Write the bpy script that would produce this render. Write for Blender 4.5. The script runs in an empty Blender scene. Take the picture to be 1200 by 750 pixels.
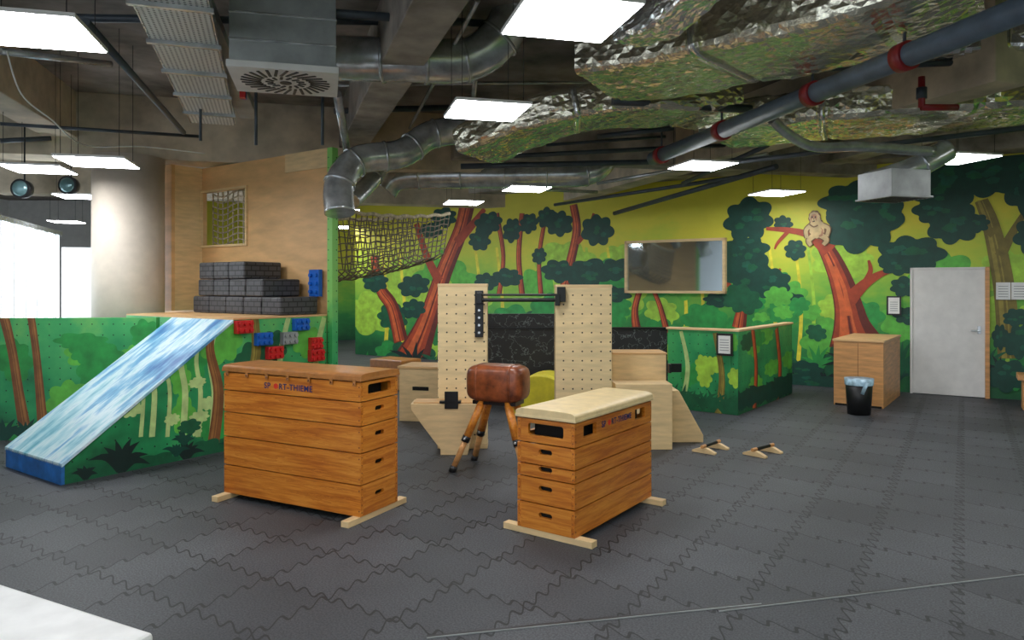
import bpy, bmesh, math, random
from mathutils import Vector, Matrix, noise as mnoise
random.seed(7)
F=845.0; HZ=335.0; CH=1.75      # focal length (px), horizon row, eye height
RZ=math.radians(-32.1)
sc=bpy.context.scene
def lin(c):
    o=[]
    for v in c:
        v=v/255.0
        o.append(v/12.92 if v<=.04045 else ((v+.055)/1.055)**2.4)
    return o
def G(u,v,z=0):
    d=(CH-z)*F/(v-HZ); return ((u-600)/F*d, d)
def D(u,d): return ((u-600)/F*d, d)
# ------------------------------------------------------------ materials
class NT:
    def __init__(s,name):
        s.m=bpy.data.materials.new(name); s.m.use_nodes=True
        s.n=s.m.node_tree.nodes; s.l=s.m.node_tree.links
        s.b=s.n['Principled BSDF']
        tc=s.n.new('ShaderNodeTexCoord'); s.obj=tc.outputs['Object']
    def link(s,a,b): s.l.new(a,b)
    def math(s,op,a,b=0.0,c=None):
        n=s.n.new('ShaderNodeMath'); n.operation=op
        for i,x in enumerate((a,b,c)):
            if x is None: continue
            if isinstance(x,(int,float)): n.inputs[i].default_value=x
            else: s.l.new(x,n.inputs[i])
        return n.outputs[0]
    def noise(s,scale=5,stretch=(1,1,1),detail=4,rough=.55):
        mp=s.n.new('ShaderNodeMapping'); mp.inputs['Scale'].default_value=stretch
        s.l.new(s.obj,mp.inputs['Vector'])
        n=s.n.new('ShaderNodeTexNoise'); n.inputs['Scale'].default_value=scale
        n.inputs['Detail'].default_value=detail; n.inputs['Roughness'].default_value=rough
        s.l.new(mp.outputs[0],n.inputs['Vector']); return n.outputs['Fac']
    def ramp(s,fac,stops,interp='LINEAR'):
        r=s.n.new('ShaderNodeValToRGB'); r.color_ramp.interpolation=interp
        e=r.color_ramp.elements
        while len(e)<len(stops): e.new(.5)
        for i,(p,c) in enumerate(stops):
            e[i].position=p; e[i].color=(*lin(c),1)
        s.l.new(fac,r.inputs[0]); return r.outputs[0]
    def mix(s,fac,a,b,mode='MIX'):
        n=s.n.new('ShaderNodeMix'); n.data_type='RGBA'; n.blend_type=mode
        if isinstance(fac,(int,float)): n.inputs[0].default_value=fac
        else: s.l.new(fac,n.inputs[0])
        for i,x in ((6,a),(7,b)):
            if isinstance(x,(tuple,list)): n.inputs[i].default_value=(*lin(x),1)
            else: s.l.new(x,n.inputs[i])
        return n.outputs[2]
    def xyz(s):
        n=s.n.new('ShaderNodeSeparateXYZ'); s.l.new(s.obj,n.inputs[0]); return n.outputs
    def bump(s,h,st=.3,dist=.02):
        n=s.n.new('ShaderNodeBump'); n.inputs['Strength'].default_value=st; n.inputs['Distance'].default_value=dist
        s.l.new(h,n.inputs['Height']); s.l.new(n.outputs[0],s.b.inputs['Normal'])
    def fin(s,col,rough=.6,metal=0):
        if not isinstance(col,(tuple,list)): s.l.new(col,s.b.inputs['Base Color'])
        else: s.b.inputs['Base Color'].default_value=(*lin(col),1)
        s.b.inputs['Roughness'].default_value=rough; s.b.inputs['Metallic'].default_value=metal
        return s.m
def mul(c,k): return tuple(max(0,min(255,x*k)) for x in c)
def M(name,c,rough=.6,metal=0,var=.12,scale=6,stretch=(1,1,1),bump=0,c2=None,bdist=.01):
    t=NT(name); f=t.noise(scale,stretch)
    col=t.ramp(f,[(.3,mul(c,1-var)),(.7,c2 if c2 else mul(c,1+var))])
    if bump: t.bump(f,bump,bdist)
    return t.fin(col,rough,metal)
def emis(name,c,st):
    t=NT(name); t.b.inputs['Emission Color'].default_value=(*lin(c),1); t.b.inputs['Emission Strength'].default_value=st
    return t.fin(c,.5)
def woodmat(name,c1,c2,c3,stretch):
    t=NT(name); f=t.noise(2.2,stretch,5,.6); x,y,z=t.xyz()
    g=t.noise(1.1,(1,1,1),2)
    rings=t.math('FRACT',t.math('ADD',t.math('MULTIPLY',z,11),t.math('MULTIPLY',f,3.2)))
    f2=t.math('ADD',t.math('MULTIPLY',f,.75),t.math('MULTIPLY',rings,.22))
    col=t.ramp(f2,[(.3,c1),(.5,c2),(.72,c3)])
    col=t.mix(.35,col,t.ramp(g,[(.3,(200,190,180)),(.7,(255,255,255))]),'MULTIPLY')
    return t.fin(col,.32)
def pegmat(name,c,pitch=.09,r=.011,dark=(60,45,30),var=.06):
    t=NT(name); f=t.noise(3,(1,1,6)); col=t.ramp(f,[(.3,mul(c,1-var)),(.7,mul(c,1+var))])
    x,y,z=t.xyz(); a=t.math('ADD',x,y)
    fa=t.math('SUBTRACT',t.math('FRACT',t.math('DIVIDE',a,pitch)),.5)
    fz=t.math('SUBTRACT',t.math('FRACT',t.math('DIVIDE',z,pitch)),.5)
    d=t.math('ADD',t.math('MULTIPLY',fa,fa),t.math('MULTIPLY',fz,fz))
    k=t.math('LESS_THAN',d,(r/pitch)**2)
    return t.fin(t.mix(k,col,dark),.5)
def floormat():
    t=NT('rubber_tile_floor'); x,y,z=t.xyz(); T=.5; A=.03; K=2*math.pi/.14
    def seam(a,b):
        q=t.math('DIVIDE',a,T); cell=t.math('FLOOR',q)
        la=t.math('MULTIPLY',t.math('SUBTRACT',t.math('FRACT',q),.5),T)
        ph=t.math('ADD',t.math('MULTIPLY',b,K),t.math('MULTIPLY',la,46))
        f=t.math('SUBTRACT',la,t.math('MULTIPLY',t.math('SINE',ph),A))
        g=t.math('MULTIPLY',t.math('COSINE',ph),A*K)
        g=t.math('SQRT',t.math('ADD',1.0,t.math('MULTIPLY',g,g)))
        d=t.math('DIVIDE',t.math('ABSOLUTE',f),g)
        near=t.math('LESS_THAN',t.math('ABSOLUTE',la),.05)
        side=t.math('GREATER_THAN',f,0.0)
        return t.math('MULTIPLY',t.math('LESS_THAN',d,.0075),near), t.math('ADD',cell,side)
    s1,i1=seam(x,y); s2,i2=seam(y,x)
    cx=t.n.new('ShaderNodeCombineXYZ'); t.link(i1,cx.inputs[0]); t.link(i2,cx.inputs[1])
    wn=t.n.new('ShaderNodeTexWhiteNoise'); t.link(cx.outputs[0],wn.inputs['Vector'])
    base=t.ramp(wn.outputs['Value'],[(0,(70,73,78)),(1,(88,91,96))])
    sp=t.ramp(t.noise(90,detail=2),[(.38,(105,105,105)),(.62,(255,255,255))])
    base=t.mix(.65,base,sp,'MULTIPLY')
    big=t.ramp(t.noise(.8),[(.3,(205,205,205)),(.7,(255,255,255))])
    base=t.mix(1,base,big,'MULTIPLY')
    s=t.math('MAXIMUM',s1,s2)
    col=t.mix(s,base,(14,15,17))
    t.bump(t.math('SUBTRACT',1.0,s),.6,.004)
    return t.fin(col,.6)
def muralbase():
    t=NT('mural_base_paint'); x,y,z=t.xyz()
    n=t.noise(.8,(1,1,1.2)); n2=t.noise(5,(1,1,2))
    v=t.math('ADD',t.math('DIVIDE',z,3.9),t.math('MULTIPLY',t.math('SUBTRACT',n,.5),.5))
    v=t.math('ADD',v,t.math('MULTIPLY',t.math('SUBTRACT',n2,.5),.14))
    col=t.ramp(v,[(.0,(16,84,46)),(.2,(40,136,62)),(.38,(104,182,62)),(.55,(176,204,56)),(.75,(222,212,58)),(1,(206,196,48))])
    return t.fin(col,.55)
def greenbase():
    t=NT('platform_paint'); x,y,z=t.xyz()
    n=t.noise(1.6,(1,1,1)); n2=t.noise(6)
    v=t.math('ADD',t.math('MULTIPLY',z,.32),t.math('MULTIPLY',t.math('SUBTRACT',n,.5),.9))
    v=t.math('ADD',v,t.math('MULTIPLY',t.math('SUBTRACT',n2,.5),.15))
    col=t.ramp(v,[(.0,(16,92,54)),(.2,(32,146,84)),(.4,(66,174,96)),(.6,(130,200,96))])
    a=t.math('ADD',x,y); p=.125
    fa=t.math('SUBTRACT',t.math('FRACT',t.math('DIVIDE',a,p)),.5); fz=t.math('SUBTRACT',t.math('FRACT',t.math('DIVIDE',z,p)),.5)
    d=t.math('ADD',t.math('MULTIPLY',fa,fa),t.math('MULTIPLY',fz,fz))
    return t.fin(t.mix(t.math('LESS_THAN',d,.004),col,(10,40,26)),.5)
def watermat():
    t=NT('waterfall_paint'); f=t.noise(1.6,(.8,4.2,.8),6,.62); g=t.noise(1.0,(1.4,1.4,1.4))
    f=t.math('ADD',f,t.math('MULTIPLY',t.math('SUBTRACT',g,.5),.7))
    col=t.ramp(f,[(.26,(40,104,170)),(.4,(110,176,212)),(.5,(214,232,236)),(.6,(160,208,220)),(.72,(78,158,184)),(.8,(160,206,140))])
    return t.fin(col,.3)
def foilmat(name,c,st=.35,met=.88,rough=.2):
    t=NT(name)
    v=t.n.new('ShaderNodeTexVoronoi'); v.inputs['Scale'].default_value=16; t.link(t.obj,v.inputs['Vector'])
    n=t.noise(26,detail=4,rough=.6)
    h=t.math('ADD',t.math('MULTIPLY',v.outputs['Distance'],1.0),t.math('MULTIPLY',n,.6))
    col=t.ramp(t.noise(1.3),[(.35,mul(c,.9)),(.65,mul(c,1.08))])
    t.bump(h,st,.02); return t.fin(col,rough,met)
def perf(name,c,pitch=.035):
    t=NT(name); x,y,z=t.xyz()
    fa=t.math('SUBTRACT',t.math('FRACT',t.math('DIVIDE',x,pitch)),.5)
    fz=t.math('SUBTRACT',t.math('FRACT',t.math('DIVIDE',y,pitch)),.5)
    d=t.math('ADD',t.math('MULTIPLY',fa,fa),t.math('MULTIPLY',fz,fz))
    return t.fin(t.mix(t.math('LESS_THAN',d,.07),c,mul(c,.35)),.45,.3)
def brickmat():
    t=NT('dark_foam_block'); b=t.n.new('ShaderNodeTexBrick'); x,y,z=t.xyz()
    cx=t.n.new('ShaderNodeCombineXYZ'); t.link(t.math('ADD',x,y),cx.inputs[0]); t.link(z,cx.inputs[1])
    t.link(cx.outputs[0],b.inputs['Vector']); b.inputs['Scale'].default_value=4
    b.inputs['Color1'].default_value=(*lin((58,58,62)),1); b.inputs['Color2'].default_value=(*lin((72,72,76)),1)
    b.inputs['Mortar'].default_value=(*lin((20,20,22)),1); b.inputs['Mortar Size'].default_value=.03
    return t.fin(b.outputs['Color'],.5)
def chalkmat():
    t=NT('chalk_drawn_black'); n=t.noise(5,detail=3); a=t.math('ABSOLUTE',t.math('SUBTRACT',n,.5))
    k=t.math('LESS_THAN',a,.008)
    return t.fin(t.mix(k,(22,22,24),(90,96,96)),.5)
m_floor=floormat(); m_mural=muralbase(); m_green=greenbase(); m_water=watermat()
m_conc=M('concrete',(146,138,129),.85,var=.28,scale=2.2,bump=.3)
m_concL=M('concrete_light',(192,177,154),.85,var=.15,scale=2.5,bump=.2)
m_concD=M('concrete_slab',(122,114,108),.9,var=.38,scale=1.4,bump=.3)
m_white=M('white_paint',(222,220,216),.5,var=.03)
m_col=M('column_plaster',(204,192,176),.6,var=.03)
m_pine=woodmat('varnished_pine',(180,92,24),(214,126,38),(236,156,62),(.9,12,12))
m_pine2=woodmat('varnished_pine_end',(186,98,28),(216,130,42),(236,158,64),(12,.9,12))
m_birch=M('light_wood',(226,194,142),.5,var=.06,scale=4,stretch=(1,1,6))
m_ply=M('birch_plywood',(218,172,116),.5,var=.07,scale=2,stretch=(1,1,4))
m_oak=M('oak',(200,142,84),.45,var=.12,scale=3,stretch=(1,1,8))
m_peg=pegmat('pegboard_plywood',(232,204,152),.1,.009)
m_leath=M('brown_leather',(108,48,24),.3,var=.3,scale=10,bump=.25,c2=(158,82,44))
m_leathB=M('tan_leather',(166,106,50),.35,var=.1,scale=12,bump=.15)
m_leathL=M('beige_leather',(226,200,148),.4,var=.05,scale=10,bump=.1)
m_black=M('black_plastic',(20,20,22),.45,var=.2)
m_blackm=M('black_metal',(22,23,25),.35,.3,var=.2)
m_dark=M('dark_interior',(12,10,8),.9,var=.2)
m_galv=M('galvanised_steel',(196,200,202),.25,.65,var=.15,scale=7)
m_galvd=M('grey_duct_plate',(150,154,154),.45,.25,var=.12,scale=4)
m_foil=foilmat('foil_insulation_gold',(240,232,208))
m_foil2=foilmat('foil_insulation',(236,236,234),.2)
m_pipe=M('blue_grey_pipe',(92,106,120),.4,.1,var=.1)
m_pipeD=M('dark_pipe',(60,68,76),.45,.1,var=.15)
m_red=M('red_fitting',(140,34,38),.4,var=.1)
m_rope=M('rope',(186,172,144),.8,var=.2,scale=20)
m_ropeD=M('dark_rope',(112,102,84),.8,var=.2,scale=20)
m_redp=M('red_plastic',(200,32,34),.35,var=.06)
m_bluep=M('blue_plastic',(20,90,184),.35,var=.06)
m_panel=emis('led_panel_glow',(250,252,255),30)
m_win=emis('frosted_daylight_glass',(226,240,252),4.2)
m_perf=perf('perforated_steel',(210,210,206))
m_brick=brickmat(); m_chalk=chalkmat()
m_glass=NT('reflective_glass'); m_glass=m_glass.fin((190,204,210),.05,.95)
m_lens=M('lamp_lens',(90,120,124),.15,.3,var=.1)
m_paper=M('paper',(236,236,232),.6,var=.02)
m_bag=M('plastic_bag',(150,180,196),.25,var=.2,scale=12,bump=.5)
m_mat=M('white_mat_vinyl',(222,222,220),.4,var=.05,scale=3,c2=(240,240,238))
m_yel=M('yellow_foam',(220,206,44),.5,var=.08)
m_blued=M('blue_paint',(30,96,164),.5,var=.2)
m_orange=M('orange_logo_ink',(220,50,30),.5,var=.05)
m_blueink=M('blue_logo_ink',(26,34,96),.5,var=.05)
# ------------------------------------------------------------ builder
def smooth(pts,n=6):
    P=[Vector(p) for p in pts]
    if len(P)<3: return P
    out=[]
    for i in range(len(P)-1):
        a=P[max(i-1,0)];b=P[i];c=P[i+1];d=P[min(i+2,len(P)-1)]
        for k in range(n):
            t=k/n
            out.append(.5*((2*b)+(c-a)*t+(2*a-5*b+4*c-d)*t*t+(3*b-a-3*c+d)*t**3))
    out.append(P[-1]); return out
class B:
    def __init__(s,name,loc=(0,0,0),rz=0):
        s.name=name; s.loc=Vector((loc[0],loc[1],loc[2] if len(loc)>2 else 0)); s.rz=rz
        s.v=[];s.f=[];s.m=[];s.sm=[];s.mats=[]
    def mi(s,m):
        if m not in s.mats: s.mats.append(m)
        return s.mats.index(m)
    def add(s,vs,fs,m,sm=False):
        o=len(s.v); k=s.mi(m); s.v+= [Vector(v) for v in vs]
        for f in fs: s.f.append([i+o for i in f]); s.m.append(k); s.sm.append(sm)
    def box(s,c,sz,m,r=(0,0,0)):
        R=Matrix.Rotation(r[2],3,'Z')@Matrix.Rotation(r[1],3,'Y')@Matrix.Rotation(r[0],3,'X')
        vs=[Vector(c)+R@Vector((sz[0]/2*a,sz[1]/2*b,sz[2]/2*d)) for a in(-1,1) for b in(-1,1) for d in(-1,1)]
        s.add(vs,[(0,1,3,2),(4,6,7,5),(0,4,5,1),(2,3,7,6),(0,2,6,4),(1,5,7,3)],m)
    def bx(s,x0,x1,y0,y1,z0,z1,m): s.box(((x0+x1)/2,(y0+y1)/2,(z0+z1)/2),(x1-x0,y1-y0,z1-z0),m)
    def prism(s,pts,a0,a1,m,ax='y'):
        n=len(pts)
        def q(p,a): return (p[0],a,p[1]) if ax=='y' else ((a,p[0],p[1]) if ax=='x' else (p[0],p[1],a))
        vs=[q(p,a0) for p in pts]+[q(p,a1) for p in pts]
        s.add(vs,[list(range(n)),list(range(n,2*n))[::-1]]+[(i,(i+1)%n,n+(i+1)%n,n+i) for i in range(n)],m)
    def ring(s,path,rads,m,n=16,up=(0,0,1),caps=True,sm=True):
        P=[Vector(p) for p in path]; vs=[];fs=[]
        pu=None
        for i,p in enumerate(P):
            t=(P[min(i+1,len(P)-1)]-P[max(i-1,0)]).normalized()
            u=Vector(up) if pu is None else pu
            if abs(t.dot(u))>.97: u=Vector((1,0,0)) if abs(t.x)<.9 else Vector((0,1,0))
            a=t.cross(u).normalized(); b=a.cross(t).normalized(); pu=b
            r=rads[i] if isinstance(rads,list) else rads
            rx,ry,e=(r if isinstance(r,tuple) else (r,r,1))
            for k in range(n):
                th=2*math.pi*k/n; c=math.cos(th); q=math.sin(th)
                c=math.copysign(abs(c)**e,c); q=math.copysign(abs(q)**e,q)
                vs.append(p+a*c*rx+b*q*ry)
        for i in range(len(P)-1):
            for k in range(n): fs.append((i*n+k,i*n+(k+1)%n,(i+1)*n+(k+1)%n,(i+1)*n+k))
        s.add(vs,fs,m,sm)
        if caps:
            L=len(P)-1
            s.add(vs[:n],[list(range(n))],m); s.add(vs[L*n:],[list(range(n))],m)
    def cyl(s,a,b,r1,m,r2=None,n=16): s.ring([a,b],[r1,r2 if r2 is not None else r1],m,n)
    def ball(s,c,r,m,e=1,nu=20,nv=12):
        if not isinstance(r,tuple): r=(r,r,r)
        vs=[];fs=[];pw=lambda x:math.copysign(abs(x)**e,x)
        for i in range(nv+1):
            ph=-math.pi/2+math.pi*i/nv
            for k in range(nu):
                th=2*math.pi*k/nu
                vs.append((c[0]+r[0]*pw(math.cos(ph))*pw(math.cos(th)),c[1]+r[1]*pw(math.cos(ph))*pw(math.sin(th)),c[2]+r[2]*pw(math.sin(ph))))
        for i in range(nv):
            for k in range(nu): fs.append((i*nu+k,i*nu+(k+1)%nu,(i+1)*nu+(k+1)%nu,(i+1)*nu+k))
        s.add(vs,fs,m,True)
    def plate(s,outer,holes,org,ux,uy,t,m,me=None):
        org=Vector(org);ux=Vector(ux);uy=Vector(uy);nn=ux.cross(uy).normalized()
        bm=bmesh.new(); pts=[];loops=[]
        for L in [outer]+holes:
            loops.append(list(range(len(pts),len(pts)+len(L)))); pts+=L
        bv=[bm.verts.new((p[0],p[1],0)) for p in pts]; bm.verts.index_update()
        es=[bm.edges.new((bv[L[i]],bv[L[(i+1)%len(L)]])) for L in loops for i in range(len(L))]
        bmesh.ops.triangle_fill(bm,use_beauty=True,edges=es)
        fs=[[v.index for v in f.verts] for f in bm.faces]; bm.free()
        W=lambda p,o:org+ux*p[0]+uy*p[1]+nn*o
        n=len(pts); vs=[W(p,0) for p in pts]+[W(p,-t) for p in pts]
        s.add(vs,fs+[[i+n for i in f[::-1]] for f in fs],m)
        s.add(vs,[(L[i],L[(i+1)%len(L)],L[(i+1)%len(L)]+n,L[i]+n) for L in loops for i in range(len(L))],me or m)
    def done(s,bevel=0,parent=None):
        me=bpy.data.meshes.new(s.name); me.from_pydata([tuple(v) for v in s.v],[],s.f)
        for m in s.mats: me.materials.append(m)
        me.polygons.foreach_set('material_index',s.m); me.polygons.foreach_set('use_smooth',s.sm)
        bm=bmesh.new(); bm.from_mesh(me)
        bmesh.ops.remove_doubles(bm,verts=bm.verts,dist=1e-6) if not bevel else None
        bmesh.ops.recalc_face_normals(bm,faces=bm.faces); bm.to_mesh(me); bm.free()
        o=bpy.data.objects.new(s.name,me); sc.collection.objects.link(o)
        o.location=s.loc; o.rotation_euler=(0,0,s.rz)
        if bevel:
            b=o.modifiers.new('edge_bevel','BEVEL'); b.width=bevel; b.segments=2; b.limit_method='ANGLE'; b.angle_limit=math.radians(50)
        if parent: o.parent=parent
        return o
def rrect(cx,cy,w,h,r=None,n=5):
    r=min(w,h)/2*.98 if r is None else r; pts=[]
    for qx,qy,a0 in ((1,1,0),(-1,1,90),(-1,-1,180),(1,-1,270)):
        for k in range(n+1):
            a=math.radians(a0+90*k/n); pts.append((cx+qx*(w/2-r)+r*math.cos(a),cy+qy*(h/2-r)+r*math.sin(a)))
    return pts
def rect(x0,x1,y0,y1): return [(x0,y0),(x1,y0),(x1,y1),(x0,y1)]
# ------------------------------------------------------------ painted surfaces
class Wall2D:
    """vertical plane through O with horizontal direction d; normal n points into the room."""
    def __init__(s,O,d):
        s.O=Vector((O[0],O[1])); s.d=Vector((d[0],d[1])).normalized(); s.n=Vector((s.d.y,-s.d.x))
        if s.n.dot(-s.O)<0: s.n=-s.n
    def tr(s,u,v):
        t=(u-600)/F; r=Vector((t,1)); k=s.n.dot(s.O)/s.n.dot(r); P=r*k
        return ((P-s.O).dot(s.d), CH+(HZ-v)/F*k)
    def at(s,a,z,o=0):
        P=s.O+s.d*a+s.n*o; return (P.x,P.y,z)
STEP=.00004
class Mural:
    def __init__(s,name,wall,smin,smax,zmin,zmax,o0=.0006):
        s.w=wall; s.b=B(name); s.lim=(smin,smax,zmin,zmax); s.o=o0
    def poly(s,pts,m,center=None):
        a,b,z0,zf=s.lim; q=[]
        allp=pts+([center] if center else [])
        for p in allp:
            x=min(max(p[0],a),b); zt=zf(x) if callable(zf) else zf
            q.append(s.w.at(x,min(max(p[1],z0),zt),s.o))
        n=len(pts)
        if center: s.b.add(q,[(i,(i+1)%n,n) for i in range(n)],m)
        else: s.b.add(q,[list(range(n))],m)
        s.o+=STEP
    def cloud(s,u,v,ru,rv,m,k=7,amp=.16,n=64,seed=None):
        c=s.w.tr(u,v); e=s.w.tr(u+ru,v); g=s.w.tr(u,v-rv); rx=abs(e[0]-c[0]); rz=abs(g[1]-c[1])
        ph=random.random()*6; p2=random.random()*6; pts=[]
        for i in range(n):
            th=2*math.pi*i/n; r=1-amp+amp*abs(math.sin(k*th/2+ph))*1.6+.07*math.sin(2*th+p2)
            pts.append((c[0]+rx*r*math.cos(th),c[1]+rz*r*math.sin(th)))
        s.poly(pts,m,c)
    def foliage(s,u,v,ru,rv):
        ru*=1.1; rv*=1.1
        s.cloud(u,v,ru,rv,p_dg)
        for i in range(max(3,int(ru/5))):
            a=random.random()*6.28; q=random.random()*.6
            s.cloud(u+ru*q*math.cos(a),v+rv*q*math.sin(a)-rv*.12,ru*.2,rv*.15,p_fh if i%2 else p_dg2,k=5)
    def limb(s,pts,m,off=0,k=1,n=6):
        P=smooth([(p[0],p[1],p[2]) for p in pts],n); Q=[]
        for p in P:
            c=s.w.tr(p.x,p.y); e=s.w.tr(p.x+p.z/2,p.y); r=abs(e[0]-c[0]); Q.append((Vector((c[0]+off*r,c[1])),r*k))
        vs=[];fs=[]; a,b,z0,zf=s.lim
        for i,(c,r) in enumerate(Q):
            t=(Q[min(i+1,len(Q)-1)][0]-Q[max(i-1,0)][0]).normalized(); nn=Vector((-t.y,t.x))
            for sg in (-1,1):
                p=c+nn*r*sg; x=min(max(p.x,a),b); zt=zf(x) if callable(zf) else zf
                vs.append(s.w.at(x,min(max(p.y,z0),zt),s.o))
        for i in range(len(Q)-1): fs.append((2*i,2*i+1,2*i+3,2*i+2))
        s.b.add(vs,fs,m); s.o+=STEP
    def trunk(s,pts,ms):
        s.limb(pts,ms[0]); s.limb(pts,ms[1],off=-.2,k=.7); s.limb(pts,ms[2],off=-.42,k=.22); s.limb(pts,ms[2],off=.1,k=.07); s.limb(pts,ms[0],off=-.1,k=.06)
    def plant(s,u,v,h,m,n=7,w=4,spread=1.0):
        for i in range(n):
            a=(i/(n-1)-.5)*2.2*spread+random.uniform(-.1,.1); L=h*random.uniform(.75,1.05)
            x1=u+math.sin(a*.6)*L*.6;y1=v-math.cos(a*.6)*L*.6; x2=u+math.sin(a)*L; y2=v-math.cos(a)*L
            s.limb([(u,v,w*.7),(x1,y1,w),(x2,y2,.3)],m,n=4)
def P(name,c,var=.12): return M('paint_'+name,c,.55,var=var,scale=7)
p_dg=P('dark_green',(6,64,50)); p_dg2=P('deep_green',(14,88,54)); p_fh=P('foliage_highlight',(16,88,66)); p_g=P('green',(40,146,64)); p_lg=P('leaf_green',(90,180,62))
p_lime=P('lime',(160,206,62)); p_yel=P('yellow',(224,214,56)); p_pale=P('pale_bark',(182,208,130)); p_bk=P('near_black',(6,34,30))
p_rb=P('red_bark',(166,62,30)); p_rh=P('bark_light',(212,98,48)); p_rd=P('bark_dark',(100,34,22)); p_ol=P('olive_bark',(120,106,40)); p_olh=P('olive_light',(156,140,56))
p_fur=P('fur',(196,168,116)); p_furd=P('fur_shadow',(112,80,48)); p_face=P('ape_face',(168,120,86)); p_eye=P('ape_eye',(24,16,12))
p_br=P('brown_bark',(122,74,36)); p_brh=P('brown_light',(158,104,52))
TR=(p_rd,p_rb,p_rh); TO=(p_ol,p_ol,p_olh); TB=(p_br,p_br,p_brh)
# ------------------------------------------------------------ shell
c32,s32=math.cos(RZ),math.sin(RZ)
def R(p,q): return (p*c32-q*s32, p*s32+q*c32)
def wallbox(name,P0,P1,z0,z1,m,t=.15):
    w=Wall2D(P0,(P1[0]-P0[0],P1[1]-P0[1])); L=(Vector(P1)-Vector(P0)).length
    b=B(name); vs=[w.at(a,z,o) for a in(0,L) for z in(z0,z1) for o in(0,-t)]
    b.add(vs,[(0,1,3,2),(4,6,7,5),(0,4,5,1),(2,3,7,6),(0,2,6,4),(1,5,7,3)],m); return b.done()
b=B('floor',(0,9,0),RZ); b.bx(-20,20,-17,17,-.1,0,m_floor); b.done()
b=B('ceiling',(0,9,0),0); b.bx(-16,12,-14,14,4.3,4.45,m_concD); b.done()
QW=13.5
wall=Wall2D(R(0,QW),R(1,0)); 
sw0,zw1=wall.tr(735,283); sw1,zw0=wall.tr(852,344)
b=B('wall_mural'); o=wall.at(0,0); ux=(*wall.d,0)
b.plate(rect(-13.2,5.2,0,4.3),[],o,ux,(0,0,1),.18,m_mural); 
wm=b.done()
b=B('window_1'); 
def onwall(b,w,a0,a1,z0,z1,o0,o1,m):
    vs=[w.at(a,z,o) for a in(a0,a1) for z in(z0,z1) for o in(o0,o1)]
    b.add(vs,[(0,1,3,2),(4,6,7,5),(0,4,5,1),(2,3,7,6),(0,2,6,4),(1,5,7,3)],m)
for (a0,a1,z0,z1) in ((sw0,sw1,zw0,zw0+.05),(sw0,sw1,zw1-.05,zw1),(sw0,sw0+.05,zw0,zw1),(sw1-.05,sw1,zw0,zw1)):
    onwall(b,wall,a0,a1,z0,z1,.001,.14,m_birch)
onwall(b,wall,sw0+.04,sw1-.04,zw0+.04,zw1-.04,.085,.095,m_glass)
b.done()
onw=onwall
sd0,zd=wall.tr(1067,314); sd1,_=wall.tr(1157,314)
b=B('door_1'); onw(b,wall,sd0+.03,sd1-.03,.01,zd-.03,0.001,.085,m_white)
onw(b,wall,sd0,sd0+.035,0,zd,.001,.1,m_white); onw(b,wall,sd1-.03,sd1+.03,0,zd,.001,.12,m_oak); onw(b,wall,sd0,sd1,zd-.035,zd,.001,.1,m_white)
onw(b,wall,sd1-.13,sd1-.08,1.0,1.12,.085,.095,m_galv); a=Vector(wall.at(sd1-.1,1.05,.135)); b.cyl(wall.at(sd1-.1,1.05,.085),a,.01,m_galv); b.cyl(a,wall.at(sd1-.22,1.05,.135),.01,m_galv)
b.done(.004)
for nm,(u,v,w_,h_) in {'framed_notice':(1048,358,17,22),}.items():
    s0,z0=wall.tr(u-w_/2,v+h_/2); s1,z1=wall.tr(u+w_/2,v-h_/2)
    b=B(nm); onw(b,wall,s0,s1,z0,z1,.05,.07,m_black); onw(b,wall,s0+.025,s1-.025,z0+.025,z1-.025,.07,.075,m_paper)
    for k in range(5): onw(b,wall,s0+.05,s1-.05,z0+.07+k*.035,z0+.08+k*.035,.075,.076,m_galvd)
    b.done()
b=B('safety_poster')
for (u0,u1,v0,v1) in ((1167,1184,331,351),(1185,1203,331,351)):
    s0,z0=wall.tr(u0,v1); s1,z1=wall.tr(u1,v0); onw(b,wall,s0,s1,z0,z1,.05,.06,m_paper)
    for k in range(5): onw(b,wall,s0+.03,s1-.03,z0+.04+k*.04,z0+.05+k*.04,.06,.061,m_galvd)
b.done()
# mural painting
mu=Mural('jungle_mural',wall,-13.2,5.2,0.0,3.76)
def scatter(mu,n,u0,u1,v0,v1,r0,r1,ms,k=7):
    for i in range(n):
        r=random.uniform(r0,r1); mu.cloud(random.uniform(u0,u1),random.uniform(v0,v1),r*1.3,r,random.choice(ms),k=k)
scatter(mu,24,425,1250,300,380,14,30,[p_lime,p_lg,p_lime])
for u in (450,470,520,560,585,648,690,715,800,820,905,935,950,1050,1180,1215): mu.limb([(u,430,5),(u+4,360,4),(u-3,290,3)],random.choice([p_lime,p_yel,p_lg]))
scatter(mu,40,425,1260,365,430,12,24,[p_g,p_lg,p_g,p_dg2,p_lime])
scatter(mu,12,700,960,320,360,8,18,[p_g,p_lg])
mu.trunk([(612,345,7),(608,300,6),(612,250,6)],TR); mu.trunk([(634,345,6),(632,300,5),(640,252,5)],TR)
mu.trunk([(585,345,6),(590,300,5),(582,250,6)],TR)
mu.trunk([(660,350,15),(668,310,11),(676,270,10),(672,240,9)],TR); mu.limb([(676,285,6),(690,268,5),(696,250,3)],p_rb)
mu.trunk([(482,425,40),(500,380,24),(520,320,19),(540,270,17),(548,238,18)],TR); mu.limb([(515,330,10),(500,300,8),(488,262,6)],p_rb)
mu.limb([(535,285,10),(555,262,8),(568,245,5)],p_rb)
mu.trunk([(470,400,17),(460,360,14),(446,338,12),(438,300,8)],TR)
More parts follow.
